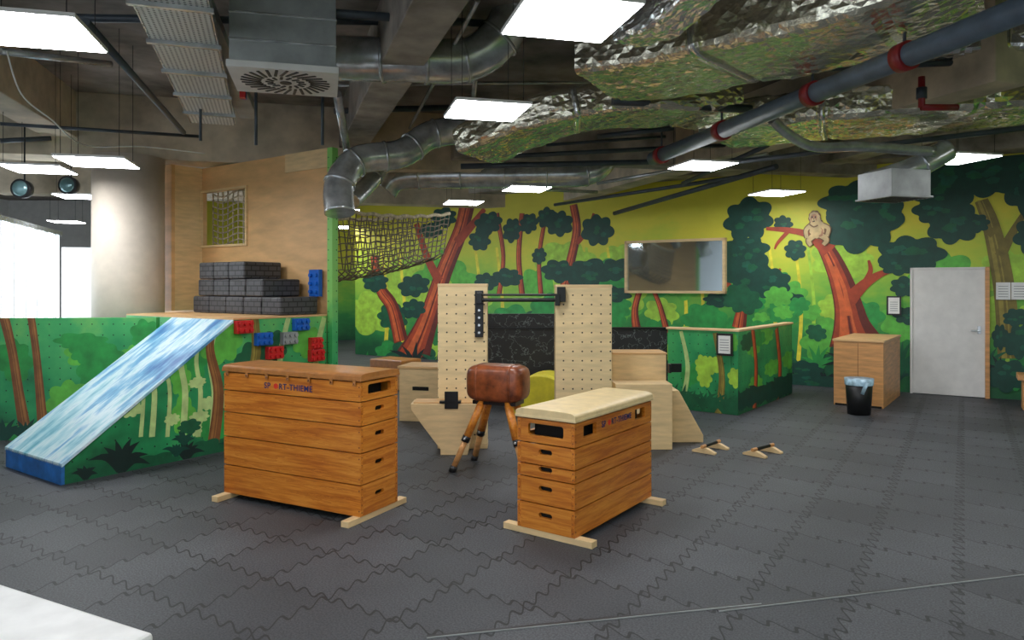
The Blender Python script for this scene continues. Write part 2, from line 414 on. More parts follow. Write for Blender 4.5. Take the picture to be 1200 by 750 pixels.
for a in ((572,262,14,12),(562,282,12,10),(520,255,14,10),(505,270,12,8),(485,335,16,12),(484,362,13,10),(440,330,14,10),(700,270,16,17),(655,262,14,14),(640,255,10,10),(690,320,26,14),(722,316,20,12),(655,318,18,12),(600,270,10,12),(620,262,10,10),(595,325,16,9),(632,300,8,8),(716,345,20,9),(570,330,12,9)): mu.foliage(*a)
mu.trunk([(748,395,12),(744,365,8),(750,340,7)],TR); mu.trunk([(782,390,8),(774,360,6),(766,340,5)],TR)
mu.trunk([(866,384,17),(872,352,11),(882,326,9),(880,300,6)],TR); mu.limb([(872,352,8),(855,335,6),(838,318,3)],p_rb); mu.limb([(878,340,7),(900,330,5),(915,315,3)],p_rb)
for a in ((877,257,27,21),(874,292,23,15),(876,318,25,24),(905,333,20,15),(862,300,10,10),(932,293,12,10),(918,262,10,8),(925,352,16,8),(842,352,16,7)): mu.foliage(*a)
scatter(mu,14,850,960,345,400,8,16,[p_dg2,p_g,p_lg])
mu.trunk([(1003,402,66),(998,380,44),(994,358,34),(986,330,28),(974,302,22),(962,282,16)],TR)
mu.limb([(970,296,14),(948,276,9),(925,270,7),(898,268,4)],p_rb); mu.limb([(925,270,5),(912,284,4),(908,292,2)],p_rb)
mu.limb([(968,292,13),(985,270,12),(1000,250,7)],p_rb); mu.limb([(995,352,18),(1012,334,13),(1030,322,9),(1048,316,5)],p_rb)
mu.limb([(1012,334,8),(1020,318,6),(1018,305,3)],p_rb); mu.limb([(994,370,6),(990,340,5),(978,312,4)],p_rh)
for a in ((1010,262,40,30),(1000,235,36,20),(1032,250,24,22),(1067,298,34,20),(1052,312,18,10),(1060,336,16,10),(1062,370,14,9)): mu.foliage(*a)
mu.trunk([(1183,420,28),(1178,350,26),(1170,300,24),(1160,260,20),(1150,235,16)],TO); mu.limb([(1172,300,14),(1188,270,10),(1200,250,7)],p_ol); mu.limb([(1165,275,12),(1140,255,9),(1120,240,5)],p_ol)
for a in ((1110,215,38,28),(1160,205,38,24),(1205,215,30,32),(1118,262,28,22),(1100,245,26,16),(1145,262,14,9),(1215,275,26,20),(1240,230,40,40),(1240,330,28,20)): mu.foliage(*a)
for u in range(430,1280,17):
    mu.plant(u+random.uniform(-6,6),452+random.uniform(-14,8),random.uniform(22,44),random.choice([p_dg,p_bk,p_dg2,p_g]),7,5)
for a in ((955,450,26,12),(945,432,18,8),(1180,440,22,16),(1195,400,16,18),(1172,395,8,14),(1190,372,14,9)): mu.foliage(*a)
def ape(m_,g):
    L=lambda pts,m: mu.limb([(x,y,w+g) for x,y,w in pts],m)
    L([(964,264,5),(971,268,4.5),(969,277,4)],m_); L([(951,264,5),(945,270,4.5),(946,279,4)],m_)
    L([(961,275,7),(969,281,5.5),(965,287,4)],m_); L([(954,276,7),(948,282,5.5),(951,288,4)],m_)
    mu.cloud(957.5,268,9.5+g/2,10.5+g/2,m_,k=11,amp=.06); mu.cloud(955,255.5,6.6+g/2,7+g/2,m_,k=9,amp=.06)
ape(p_furd,2.5); ape(p_fur,0)
mu.cloud(961,272,4.5,5.5,p_face,k=9,amp=.06); mu.cloud(958,270,5,6.5,p_fur,k=9,amp=.06)
mu.cloud(954,256,4.2,4.8,p_face,k=4,amp=.03); mu.cloud(954,258.4,2.8,2.3,p_fur,k=4,amp=.03)
for du in (-1.9,1.9): mu.cloud(954+du,254.6,.95,1.05,p_eye,k=3,amp=.02,n=12)
mu.cloud(954,259.4,1.7,.7,p_eye,k=3,amp=.02,n=16); mu.cloud(954,257,.8,.55,p_eye,k=3,amp=.02,n=12)
mu.limb([(949,263,1.6),(954,266,1.6),(959,264,1.6)],p_furd)
mu.b.done()
b=B('concrete_beam',(0,0,0),RZ); b.bx(-13,5.2,12.9,13.45,3.78,4.3,m_conc); b.done()
wallbox('wall_right',R(5.2,QW),R(5.2,-6),0,4.3,m_mural)
PM=(-9.3,21.5)
wallbox('wall_far',PM,R(-13.2,QW+9),0,4.3,m_mural)
wallbox('wall_far_white',(-15,21.5),PM,0,4.3,m_white)
wallbox('wall_left',(-15,-4),(-15,21.5),0,4.3,m_white)
wallbox('wall_white_partition',D(72,14),D(215,14.3),0,2.5,m_white)
P1=D(-60,8.9);P2=D(72,14)
gw=Wall2D(P1,(P2[0]-P1[0],P2[1]-P1[1])); L=(Vector(P2)-Vector(P1)).length
b=B('window_2'); onw(b,gw,0,L,0,.8,0,-.1,m_white); onw(b,gw,0,L,.8,2.72,-.04,-.06,m_win); onw(b,gw,0,L,2.72,2.8,.02,-.1,m_galv)
k=0
while k<L: onw(b,gw,k,k+.05,.8,2.72,.01,-.04,m_white); k+=.62
b.done()
# ------------------------------------------------------------ structure
g1=Vector((-.25,.968)); A1=math.atan2(g1.y,g1.x)
def beam(name,c,L,w,z0,z1,m,ang=A1):
    b=B(name,(c[0],c[1],0),ang); b.bx(-L/2,L/2,-w/2,w/2,z0,z1,m); return b.done(.01)
beam('concrete_beam',(-1.2,7.1),17,.38,3.72,4.3,m_conc,A1+math.radians(4))
beam('concrete_beam',(-5.6,8.2),15,.4,3.7,4.3,m_concL)
beam('concrete_beam',(2.1,13),14,.4,3.55,4.3,m_concL,A1+math.radians(5))
beam('concrete_beam',(5.2,12),10,.4,3.75,4.3,m_conc)
A2=A1-math.pi/2
beam('concrete_beam',(-5.3,9.85),12,.55,3.45,4.3,m_concL,A2)
beam('concrete_beam',(3.5,11.6),9,.35,3.6,4.3,m_conc,A2)
beam('concrete_beam',(-3,15.5),14,.4,3.5,4.3,m_concL,A2)
beam('concrete_beam',(1,4.1),12,.4,3.95,4.3,m_conc,A2)
b=B('white_column',D(151,9.6)); b.cyl((0,0,0),(0,0,3.45),.435,m_col,n=48); b.cyl((0,0,0),(0,0,.08),.45,m_white,n=48); b.done()
# ------------------------------------------------------------ LED panels
def panel(u=None,v=None,z=3.25,xy=None):
    if u is not None:
        d=(z-CH)*F/(HZ-v); xy=((u-600)/F*d,d)
    b=B('led_panel_light',(xy[0],xy[1],z),A2)
    b.bx(-.32,.32,-.32,.32,0.006,.03,m_white); b.bx(-.31,.31,-.31,.31,0,.006,m_panel)
    for sx in(-1,1):
        for sy in(-1,1): b.cyl((sx*.26,sy*.26,.03),(sx*.26,sy*.26,4.3-z),.003,m_black,n=6)
    b.done()
for a in ((667,24),(570,131),(823,195),(617,222),(543,238),(910,227),(1122,187),(38,38),(115,191,3.0),(93,231),(45,199,3.1)): panel(*a)
for xy in ((-3.2,.8),(.3,.6),(3.4,.6),(3.9,3.6),(-.2,-2),(6.2,6.5),(-3.4,14.5),(-5.0,16.5),(-4.5,18.5),(-10.5,17)): panel(xy=xy)  # unseen panels carry on the grid; far ones added to light the far end
# ------------------------------------------------------------ ducts
def duct(name,pts,r,m,rings=.55,n=24,sm=8,flange=True):
    b=B(name); p=smooth(pts,sm); b.ring(p,r,m,n)
    if flange:
        acc=0
        for i in range(1,len(p)-1):
            acc+=(p[i]-p[i-1]).length
            if acc>rings:
                acc=0; t=(p[i+1]-p[i-1]).normalized()*.015; b.ring([p[i]-t,p[i]+t],r+.014,m,n)
    return b.done()
def H(u,v,d): return ((u-600)/F*d,d,CH+(HZ-v)/F*d)
duct('round_air_duct',[H(396,68,6.6),H(470,70,6.6),H(545,70,6.7),H(585,45,6.7),H(606,5,6.7),H(620,-30,6.5)],.2,m_galv,rings=.35)
duct('round_air_duct',[H(398,250,8.6),H(398,215,8.7),H(420,188,8.9),H(470,180,9.1),H(505,158,9.3),H(550,152,9.4),H(600,150,9.4)],.18,m_galv,rings=.35)
duct('round_air_duct',[H(452,222,11),H(470,208,11),H(540,206,11),H(640,205,11),H(690,202,11),H(708,185,11.2),H(690,168,11.6),H(650,172,12.5)],.19,m_galv)
duct('round_air_duct',[H(412,235,9.6),H(425,222,9.8),H(440,205,10),H(446,190,10.2)],.12,m_galv)
def resample(loop,N):
    P=[Vector(p) for p in loop]; n=len(P); L=[(P[(i+1)%n]-P[i]).length for i in range(n)]; T=sum(L); out=[]; i=0; acc=0
    for k in range(N):
        t=T*k/N
        while acc+L[i]<t: acc+=L[i]; i+=1
        out.append(P[i].lerp(P[(i+1)%n],(t-acc)/max(L[i],1e-9)))
    return out
def foil(name,pts,rx,rz,m,N=72):
    """rectangular duct wrapped in crumpled foil insulation: rounded box section with real creases"""
    b=B(name); raw=smooth(pts,60); p=[raw[0]]
    for q in raw:
        if (q-p[-1]).length>.045: p.append(q)
    sec=resample(rrect(0,0,2*rx,2*rz,rz*.45,6),N); vs=[];fs=[]
    for i,c in enumerate(p):
        t=(p[min(i+1,len(p)-1)]-p[max(i-1,0)]).normalized(); a=t.cross(Vector((0,0,1))).normalized(); up=a.cross(t).normalized()
        for s in sec:
            v=c+a*s.x+up*s.y; out=(a*s.x/rx+up*s.y/rz).normalized()
            h=.028*mnoise.noise(v*3.0)+.02*abs(mnoise.noise(v*7.5))+.012*mnoise.noise(v*17)
            bulge=-.02 if i%24<2 else 0
            vs.append(v+out*(h+bulge)+Vector((random.uniform(-1,1),random.uniform(-1,1),random.uniform(-1,1)))*.004)
    for i in range(len(p)-1):
        for k in range(N):
            q=(i*N+k,i*N+(k+1)%N,(i+1)*N+(k+1)%N,(i+1)*N+k)
            if (i+k)%2: fs+=[(q[0],q[1],q[2]),(q[0],q[2],q[3])]
            else: fs+=[(q[0],q[1],q[3]),(q[1],q[2],q[3])]
    Ln=len(p)-1; fs+=[tuple(range(N)),tuple(range(Ln*N,Ln*N+N))]
    b.add(vs,fs,m,False)
    for i in range(24,len(p)-3,48):
        t=(p[i+1]-p[i-1]).normalized()*.03; b.ring([p[i]-t,p[i]+t],(rx*1.03,rz*1.08,.3),m_foil2,48)
    return b.done()
foil('foil_wrapped_duct',[H(700,82,6.7),H(780,72,6.4),H(900,45,5.8),H(1020,18,5.3),H(1150,-30,4.9)],.6,.18,m_foil)
foil('foil_wrapped_duct',[H(556,172,8.2),H(620,145,7.9),H(700,126,7.8),H(780,122,7.8),H(840,125,8)],.45,.16,m_foil)
foil('foil_wrapped_duct',[H(840,150,8.8),H(930,140,8.3),H(1050,130,7.9),H(1230,115,7.6)],.62,.17,m_foil)
foil('foil_wrapped_duct',[H(735,40,5.4),H(790,10,4.9),H(830,-25,4.5)],.14,.1,m_foil2,48)
foil('foil_wrapped_duct',[H(1000,60,7.2),H(1110,62,6.9),H(1240,50,6.6)],.4,.12,m_foil2)
duct('round_air_duct',[H(1015,215,8.2),H(1040,208,8.1),H(1075,195,8),H(1110,175,8)],.13,m_galv)
duct('round_air_duct',[H(905,140,7.6),H(925,158,7.7),H(955,172,7.8),H(1010,172,7.8),H(1095,178,7.8)],.055,m_galv,flange=False)
b=B('ventilation_diffuser',(*D(335,5.7),0),A2)
zb=1.75+(335-97)/F*5.7
b.bx(-.38,.38,-.34,.34,zb+.05,zb+.62,m_galvd); b.bx(-.4,.4,-.36,.36,zb,zb+.05,m_white)
for z_ in (.2,.4): b.bx(-.385,.385,-.345,.345,zb+z_,zb+z_+.02,m_galv)
for i in range(28):
    a=2*math.pi*i/28
    for r,l in ((.2,.13),(.095,.05)):
        if r<.1 and i%2: continue
        b.box((r*math.cos(a)*1.3,r*math.sin(a)*1.3,zb-.002),(l*1.25,.024,.008),m_black,(0,0,a+.35))
b.ring([(0,0,zb-.006),(0,0,zb+.001)],.045,m_black,24)
b.done(.004)
b=B('ventilation_diffuser',(*D(1047,7.9),0),A2); zb=1.75+(335-232)/F*7.9
b.bx(-.25,.25,-.25,.25,zb,zb+.28,m_galvd); b.bx(-.27,.27,-.27,.27,zb-.02,zb,m_galvd)
for i in range(8): b.box((0,-.2+i*.057,zb-.022),(.46,.015,.006),m_black)
b.done(.004)
b=B('sprinkler_pipe'); q0=Vector(H(765,186,9.3)); q1=Vector(H(1200,10,4.31)); dv=(q1-q0); q2=q1+dv*.5
b.cyl(q0,q2,.085,m_pipe,n=24)
for t in (.05,.33,.62,.82): 
    c=q0+dv*t; e=dv.normalized()*.05; b.cyl(c-e,c+e,.105,m_red,n=24)
    b.cyl(c,(c.x,c.y,4.3),.012,m_pipeD,n=8)
b.done()
b=B('sprinkler_pipe'); a=Vector(H(1080,90,6.6)); b.ring([a,a+Vector((0,0,-.28))],.03,m_red,12); b.ring([a+Vector((0,0,-.28)),a+Vector((.33,0,-.28))],.03,m_red,12); b.cyl(a+Vector((0,0,-.2)),a+Vector((0,0,-.1)),.045,m_pipeD); b.done()
b=B('service_pipes')
for (a,c,r) in ((H(0,20,5),H(620,28,7.5),.03),(H(380,15,5.5),H(600,30,7),.035),(H(0,145,8),H(235,160,9.2),.02),(H(100,25,5),H(215,155,8.3),.03),(H(560,185,9),H(850,170,10),.03),(H(700,160,8.6),H(790,150,8.4),.03),
    (H(650,240,14),H(880,205,10.5),.03),(H(720,250,14),H(910,195,10),.04),(H(718,118,7.3),H(880,128,7.6),.045),(H(300,100,7),H(300,170,7),.015),(H(378,90,7),H(378,170,7),.015),(H(392,130,9),H(560,125,10),.04),
    (H(0,165,9),H(60,162,9.3),.03),(H(960,80,7),H(1210,70,6.6),.03),(H(860,190,9),H(1200,150,7.6),.03),(H(640,170,9.5),H(780,160,9.5),.02),(H(420,60,8),H(700,52,8),.03),(H(235,60,7.5),H(235,165,7.5),.015),
    (H(540,195,10),H(760,190,10),.04),(H(500,170,10),H(680,140,10),.025),(H(800,215,11),H(900,170,9),.03)):
    b.cyl(a,c,r,m_pipeD,n=10)
for (a,c,r) in ((H(395,100,9),H(700,96,9),.02),(H(0,60,6),H(130,75,7),.03),(H(480,215,12),H(700,225,13),.03),(H(410,195,9.5),H(395,110,8),.05),(H(700,215,11),H(900,180,9.5),.025),(H(545,215,12),H(560,60,8),.03),(H(480,150,9.6),H(560,0,5.6),.02)): b.cyl(a,c,r,m_galv,n=10)
b.done()
b=B('hanging_power_cable'); b.ring(smooth([H(8,60,6),H(25,110,6.1),H(60,140,6.5),H(100,170,7.5),H(170,172,8.3),H(240,180,9)],8),.007,m_paper,6); b.done()
t0=Vector(H(195,-10,4.5)); t1=Vector(H(250,158,8.2)); t1.z=t0.z; dd=t1-t0
b=B('perforated_cable_tray',t0,math.atan2(dd.y,dd.x)); LL=dd.length
b.bx(-1,LL,-.23,.23,0,.012,m_perf); b.bx(-1,LL,-.24,-.225,0,.09,m_galv); b.bx(-1,LL,.225,.24,0,.09,m_galv)
for k in range(5):
    x=.2+k*LL/5; b.bx(x,x+.04,-.26,.26,-.03,0,m_galv)
b.done()
b=B('cable_tray',(*D(262,6.5),3.75),A1); b.bx(-2,2.2,-.1,.1,0,.08,m_galvd); b.ring([(-2,0,.11),(2.2,0,.11)],.04,m_blackm,8); b.box((.4,-.12,-.1),(.08,.05,.2),m_redp); b.box((.5,-.12,-.1),(.08,.05,.16),m_bluep); b.done()
for (u,v,d) in ((25,221,9),(80,217,9.5)):
    b=B('ceiling_spotlight',H(u,v,d)); b.ball((0,-.02,0),(.1,.05,.1),m_lens); b.ring([(0,-.03,0),(0,.08,0),(0,.16,0)],[.12,.11,.05],m_blackm,24); b.cyl((0,.06,.08),(0,.06,4.3-H(u,v,d)[2]),.01,m_blackm); b.done()
# ------------------------------------------------------------ painted platform, ramp
e1=Vector((.57,.82)).normalized(); PR=math.atan2(e1.y,e1.x); e2=Vector((-e1.y,e1.x)); PO=Vector((-3.94,6.35))
def PL(x,y): q=PO+e1*x+e2*y; return (q.x,q.y)
HT=1.385
b=B('painted_slide_ramp',(*PO,0),PR)
b.prism([(0,0),(1.66,0),(1.66,HT-.03),(0,.16)],0,1.15,m_green)
b.prism([(-.03,.16),(1.66,HT-.03),(1.66,HT),(-.03,.19)],-.02,1.17,m_water)
b.bx(-.03,0,-.0,1.15,0,.17,m_blued); b.done()
b=B('painted_climbing_platform',(*PO,0),PR); b.bx(1.662,2.95,0,2.2,0,HT,m_green); b.bx(1.662,2.95,-.012,2.2,HT,HT+.02,m_ply); b.done()
side=Wall2D(PO,e1)
sm_=Mural('platform_side_mural',side,0.0,2.95,0.0,lambda x: .155+max(0,x)*(HT-.03-.16)/1.66 if x<1.66 else HT)
for i in range(16): sm_.cloud(random.uniform(120,380),random.uniform(400,520),random.uniform(10,22),random.uniform(12,26),random.choice([p_g,p_lg,p_g,p_dg2]))
for (u,w_) in ((165,5),(178,7),(196,5),(214,8),(232,6),(248,7),(330,8),(372,8)): sm_.limb([(u,512,w_),(u+3,460,w_*.9),(u-2,420,w_*.8),(u+8,372,w_*.7)],p_pale)
for i in range(9): sm_.cloud(random.uniform(130,262),random.uniform(440,505),random.uniform(6,14),random.uniform(5,10),p_pale,k=9)
sm_.trunk([(250,520,14),(256,460,12),(246,410,10),(250,380,8)],TB); sm_.trunk([(296,520,16),(290,460,13),(300,415,11),(298,372,10)],TO)
for a in ((110,555,30,12),(180,545,30,12),(240,528,22,12),(222,500,14,8)): sm_.cloud(*a,p_dg2)
sm_.plant(142,555,42,p_bk,8,9,1.1); sm_.plant(100,562,20,p_bk,6,6); sm_.plant(218,540,26,p_bk,7,6)
for i in range(6): sm_.plant(random.uniform(160,380),random.uniform(510,535),random.uniform(16,28),p_dg,7,5)
sm_.b.done()
LW0=PL(1.5,1.22); LW1=(-8.2,8.0); lw=Wall2D(LW0,(LW1[0]-LW0[0],LW1[1]-LW0[1])); LL=(Vector(LW1)-Vector(LW0)).length
wallbox('painted_low_partition',LW0,LW1,0,HT,m_green,.1)
lm=Mural('low_partition_mural',lw,0,LL,0,HT)
for i in range(12): lm.cloud(random.uniform(0,200),random.uniform(390,520),random.uniform(14,26),random.uniform(12,26),random.choice([p_g,p_lg,p_g,p_lg]))
lm.trunk([(32,520,16),(22,460,12),(14,410,11),(4,368,12)],TB); lm.trunk([(52,520,14),(46,450,10),(42,410,9),(36,368,9)],TB)
for a in ((10,510,26,14),(60,508,26,12),(96,400,30,10),(120,420,26,16)): lm.cloud(*a,p_g)
for u in (5,30,58,80): lm.plant(u,520,34,p_dg,7,6)
lm.b.done()
b=B('plywood_play_tower',(*PO,0),PR)
tw=Wall2D(PL(2.99,0),e2)
a0,zt=tw.tr(289,220); a1,zb_=tw.tr(238,288)
b.plate(rect(0,3.75,0,3.43),[rect(a0,a1,zb_,zt)],(2.99,0,0),(0,1,0),(0,0,1),-.06,m_ply)
for (y0,y1,z0,z1) in ((a0-.03,a0,zb_-.03,zt+.03),(a1,a1+.03,zb_-.03,zt+.03),(a0,a1,zb_-.03,zb_),(a0,a1,zt,zt+.03)): b.bx(2.96,2.99,y0,y1,z0,z1,m_birch)
a2,_=tw.tr(237,300)
b.bx(2.58,2.99,a2,a2+.05,HT+.021,3.43,m_birch)
b.bx(2.53,2.579,a2,a2+.8,HT+.021,3.43,m_ply)
b.bx(2.96,3.05,-.09,-.001,0,3.43,m_green); b.bx(2.96,2.985,0,.8,3.2,3.43,m_birch)
b.done()
st=Wall2D(PL(2.4,0),e2)
b=B('foam_block_stairs',(*PO,0),PR)
for k,(u0,u1) in enumerate(((333,230),(312,236),(290,237))):
    y0,_=st.tr(u0,360); y1,_=st.tr(u1,360); y1=min(y1,a2-.03); z=HT+.02+k*.215
    n=max(2,round((y1-y0)/.33))
    for i in range(n): b.bx(2.35,2.9,y0+(y1-y0)*i/n+.004,y0+(y1-y0)*(i+1)/n-.004,z+.002,z+.213,m_brick)
b.done(.02)
def hold(u,v,m,w=.21,h=.14,wl=side,off=.004):
    s0,z0=wl.tr(u,v); b=B('climbing_hold',wl.at(s0,z0,off),math.atan2(wl.d.y,wl.d.x))
    b.bx(-w/2,w/2,-.07,-.002,-h/2,h/2,m)
    for i in range(3):
        for k in range(2): b.cyl((-w/3+i*w/3,-.07,-h/4+k*h/2),(-w/3+i*w/3,-.095,-h/4+k*h/2),.022,m,n=12)
    b.done(.004)
for (u,v,m) in ((283,383,m_redp),(350,380,m_bluep),(306,397,m_bluep),(319,413,m_redp),(367,402,m_redp),(368,416,m_redp),(336,396,m_galvd)): hold(u,v,m,w=.2 if u!=367 else .16)
b=B('climbing_hold',(*PL(2.955,.1),0),PR); b.bx(-.06,.0,-.02,.16,1.62,1.95,m_bluep)
for i in range(2):
    for k in range(3): b.cyl((-.06,.02+i*.1,1.68+k*.1),(-.085,.02+i*.1,1.68+k*.1),.025,m_bluep,n=12)
b.done(.004)
# rope net
def cord(name,paths,r,m):
    cu=bpy.data.curves.new(name,'CURVE'); cu.dimensions='3D'; cu.bevel_depth=r; cu.bevel_resolution=1
    for p in paths:
        s=cu.splines.new('POLY'); s.points.add(len(p)-1)
        for i,q in enumerate(p): s.points[i].co=(*q,1)
    cu.materials.append(m); o=bpy.data.objects.new(name,cu); sc.collection.objects.link(o); return o
NA=Vector(D(386,9.9)); NB=Vector(D(503,11.6)); nd=(NB-NA).normalized(); nn=Vector((nd.y,-nd.x))
def netp(a,bb):
    # U-shaped net: two near-vertical sides and a narrow bottom
    zt=2.74+(2.88-2.74)*a; dep=.94-.22*a
    if bb<.4: off,dz=.42-.12*(bb/.4),bb/.4*.86
    elif bb>.6: off,dz=-.42+.12*((1-bb)/.4),(1-bb)/.4*.86
    else: q=(bb-.4)/.2; off,dz=.3-.6*q,.86+.14*math.sin(math.pi*q)
    q=NA+(NB-NA)*a+nn*off
    return (q.x,q.y,zt-dep*dz-.05*math.sin(math.pi*a)+.012*math.sin(a*40+bb*19))
net=cord('rope_net_tunnel',[[netp(i/20,k/30) for k in range(31)] for i in range(21)]+[[netp(i/26,k/20) for i in range(27)] for k in range(21)],.009,m_ropeD)
ed=cord('net_edge_rope',[[netp(i/30,0) for i in range(31)],[netp(i/30,1) for i in range(31)]],.028,m_rope); ed.parent=net
NX=13
wn_=cord('rope_window_net',[[tw.at(a0-.3+(a1-a0+.6)*i/NX,zb_-.2+(zt-zb_+.4)*k/NX+.04*math.sin(i),-.35) for k in range(NX+1)] for i in range(NX+1)]+[[tw.at(a0-.3+(a1-a0+.6)*i/NX,zb_-.2+(zt-zb_+.4)*k/NX+.04*math.sin(i),-.35) for i in range(NX+1)] for k in range(NX+1)],.011,m_rope)
# ------------------------------------------------------------ vaulting boxes
def vbox(name,loc,rz,L,W,hs,padm,padh,slotend,sideopen,logo):
    b=B(name,(loc[0],loc[1],0),rz); t=.028; z=.045
    for sx in (-1,1): b.bx(sx*(L/2-.04)-.035,sx*(L/2-.04)+.035,-W/2-.13,W/2+.13,0,.045,m_birch)
    for i,h in enumerate(hs):
        head=i==len(hs)-1; z1=z+h-.009
        so=[rect(-L/2+.12,-L/2+.3,z+.05,z1-.03),rect(L/2-.3,L/2-.12,z+.05,z1-.03)] if head and sideopen else []
        for sy in(-1,1):
            b.plate(rect(-L/2,L/2,z,z1),so,(0,sy*W/2,0),(-sy*1.0,0,0) ,(0,0,1),t,m_pine)
        zc=(z+z1)/2+.01
        if head: hole=[rrect(0,zc,W*.62,min(.085,h*.5),.02)]
        else: hole=[rrect(0,zc+.01,.11,.036)]
        for sx in(-1,1):
            b.plate(rect(-W/2+t+.001,W/2-t-.001,z,z1),hole,(sx*(L/2-.001),0,0),(0,sx*1.0,0),(0,0,1),t,m_pine2)
            for sy in(-1,1):
                n=max(2,int(h/.05))
                for k in range(n):
                    zz=z+(k+.5)*(h-.005)/n; b.cyl((sx*(L/2-.0),sy*(W/2-.014),zz),(sx*(L/2+.0015),sy*(W/2-.014),zz),.005,m_leath,n=8)
                for k in range(2):
                    zz=z+.04+k*(h-.085); b.cyl((sx*(L/2-.014),sy*(W/2),zz),(sx*(L/2-.014),sy*(W/2+.0015),zz),.006,m_leath,n=8)
        z+=h
    b.bx(-L/2+.04,L/2-.04,-W/2+.032,W/2-.032,.06,z-.2,m_dark); b.bx(-L/2+.1,L/2-.1,-W/2+.08,W/2-.08,z-.2,z-.004,m_dark)  # added dark blocks inside, stopping light and standing in for the hollow's shade
    b.bx(-L/2+.0,L/2-.0,-W/2+.0,W/2-.0,z-.003,z+.012,m_pine)
    n=14; prof=[]
    for k in range(n+1):
        a=math.pi*k/n; c=math.cos(a); q=math.sin(a)
        prof.append((math.copysign(abs(c)**.35,c)*(W/2+.012),z+.012+(padh)*(q**.45 if q>0 else 0)))
    b.prism(prof,-L/2-.012,L/2+.012,padm,'x')
    b.bx(-L/2-.014,L/2+.014,-W/2-.014,W/2+.014,z+.0,z+.02,padm)
    if padm is m_leathB:
        for i in range(7):
            x=-L/2+.05+i*(L-.1)/6; b.box((x,-W/2-.014,z-.012),(.03,.006,.05),m_leathB); b.ball((x,-W/2-.017,z-.02),.007,m_leath,nu=8,nv=6)
    o=b.done(.003)
    tx,sz,zz=logo
    for txt,mm,dx in (('SP',m_blueink,-1.5),('RT-THIEME',m_blueink,.9)):
        cu=bpy.data.curves.new('logo_text','FONT'); cu.body=txt; cu.size=sz; cu.extrude=.001; cu.materials.append(mm)
        cu.offset=.0008; cu.space_character=1.1
        t_=bpy.data.objects.new('logo_text',cu); sc.collection.objects.link(t_); t_.parent=o
        t_.location=(tx+dx*sz,-W/2-.002,zz); t_.rotation_euler=(math.pi/2,0,0)
    b2=B('logo_dot',(0,0,0)); b2.cyl((tx+sz*.4,-W/2-.003,zz+sz*.34),(tx+sz*.4,-W/2+.002,zz+sz*.34),sz*.33,m_orange,n=16); b2.done(parent=o)
    return o
vbox('vaulting_box',(-1.645,5.84),math.radians(-27.5),1.43,.45,[.235,.235,.2,.18,.15],m_leathB,.045,1,False,(-.16,.066,.935))
vbox('vaulting_box',(.585,5.49),math.radians(54.5),1.22,.47,[.19,.18,.09,.15,.17],m_leathL,.055,1,True,(-.14,.062,.735))
# ------------------------------------------------------------ vaulting buck
b=B('vaulting_buck',(-.13,6.87,0),math.radians(-22))
b.ball((0,0,.83),(.29,.17,.175),m_leath,.42,32,18)
b.ring([(-.18,0,.83),(-.155,0,.83)],[(.173,.178,.5)]*2,m_leath,24); b.ring([(.155,0,.83),(.18,0,.83)],[(.173,.178,.5)]*2,m_leath,24)
b.bx(-.22,.22,-.11,.11,.63,.665,m_blackm)
for sx in(-1,1):
    for sy in(-1,1):
        top=Vector((sx*.13,sy*.08,.66)); bot=Vector((sx*.36,sy*.24,.03)); k=top.lerp(bot,.55)
        b.ring([top,k],[(.036,.036,.6),(.034,.034,.6)],m_pine2,12); b.ring([k.lerp(top,.2),bot],[(.026,.026,.6),(.026,.026,.6)],m_oak,12)
        b.cyl(k.lerp(top,.05),k.lerp(top,-.1),.04,m_blackm); b.cyl(bot.lerp(top,.04),(bot.x*1.03,bot.y*1.03,0),.036,m_black)
        b.cyl(k+Vector((0,-.05,0)),k+Vector((0,.05,0)),.01,m_galv,n=8)
b.done()
# ------------------------------------------------------------ parkour rack
b=B('pull_up_parkour_rack',(0,0,0),0)
def upr(u0,u1,d,z1,th=.22):
    x0=D(u0,d)[0];x1=D(u1,d)[0]; b.bx(x0,x1,d,d+th,0.0,z1,m_peg); b.bx(x0-.004,x1+.004,d-.004,d+th+.004,z1-.03,z1+.003,m_birch)
    b.bx(x0-.003,x1+.003,d-.003,d+th+.003,0,.06,m_birch)
upr(513,571,7.75,1.77); upr(651,717,7.7,1.76)
xl=D(562,7.7)[0]; xr=D(656,7.66)[0]
b.cyl((xl,7.68,1.6),(xr,7.66,1.6),.02,m_blackm); b.cyl((xl,7.64,1.655),(xr,7.62,1.655),.012,m_blackm)
b.bx(xl-.05,xl+.04,7.70,7.75,1.2,1.7,m_blackm); b.bx(xl-.03,xl+.03,7.62,7.72,1.56,1.68,m_blackm)
b.bx(xr-.03,xr+.06,7.62,7.7,1.58,1.74,m_blackm); b.bx(xr-.05,xr,7.6,7.72,1.54,1.66,m_blackm)
for z in (1.25,1.33,1.41,1.49): b.cyl((xl-.005,7.70,z),(xl-.005,7.69,z),.014,m_galv,n=8)
d=7.45; X=lambda u:D(u,d)[0]
b.prism([(X(481),.53),(X(481),.47),(X(516),.06),(X(516),0),(X(548),0),(X(560),.53)],d,d+.29,m_birch)
b.bx(X(484),X(558),d+.02,d+.27,.53,.545,m_ply)
b.bx(X(521),X(537),d-.012,d,.48,.66,m_blackm); b.bx(X(515),X(540),d-.012,d+.08,.535,.56,m_blackm)
d=8.0; X=lambda u:D(u,d)[0]
b.bx(X(717),X(783),d+.1,d+.5,0,.98,m_birch); b.bx(X(716),X(784),d+.09,d+.51,.98,1.0,m_ply)
b.bx(X(717),X(781),d-.3,d+.09,0,.70,m_birch)
b.prism([(X(783),0),(X(783),.56),(X(788),.58),(X(797),.58),(X(826),.08),(X(826),0)],d+.06,d+.4,m_birch)
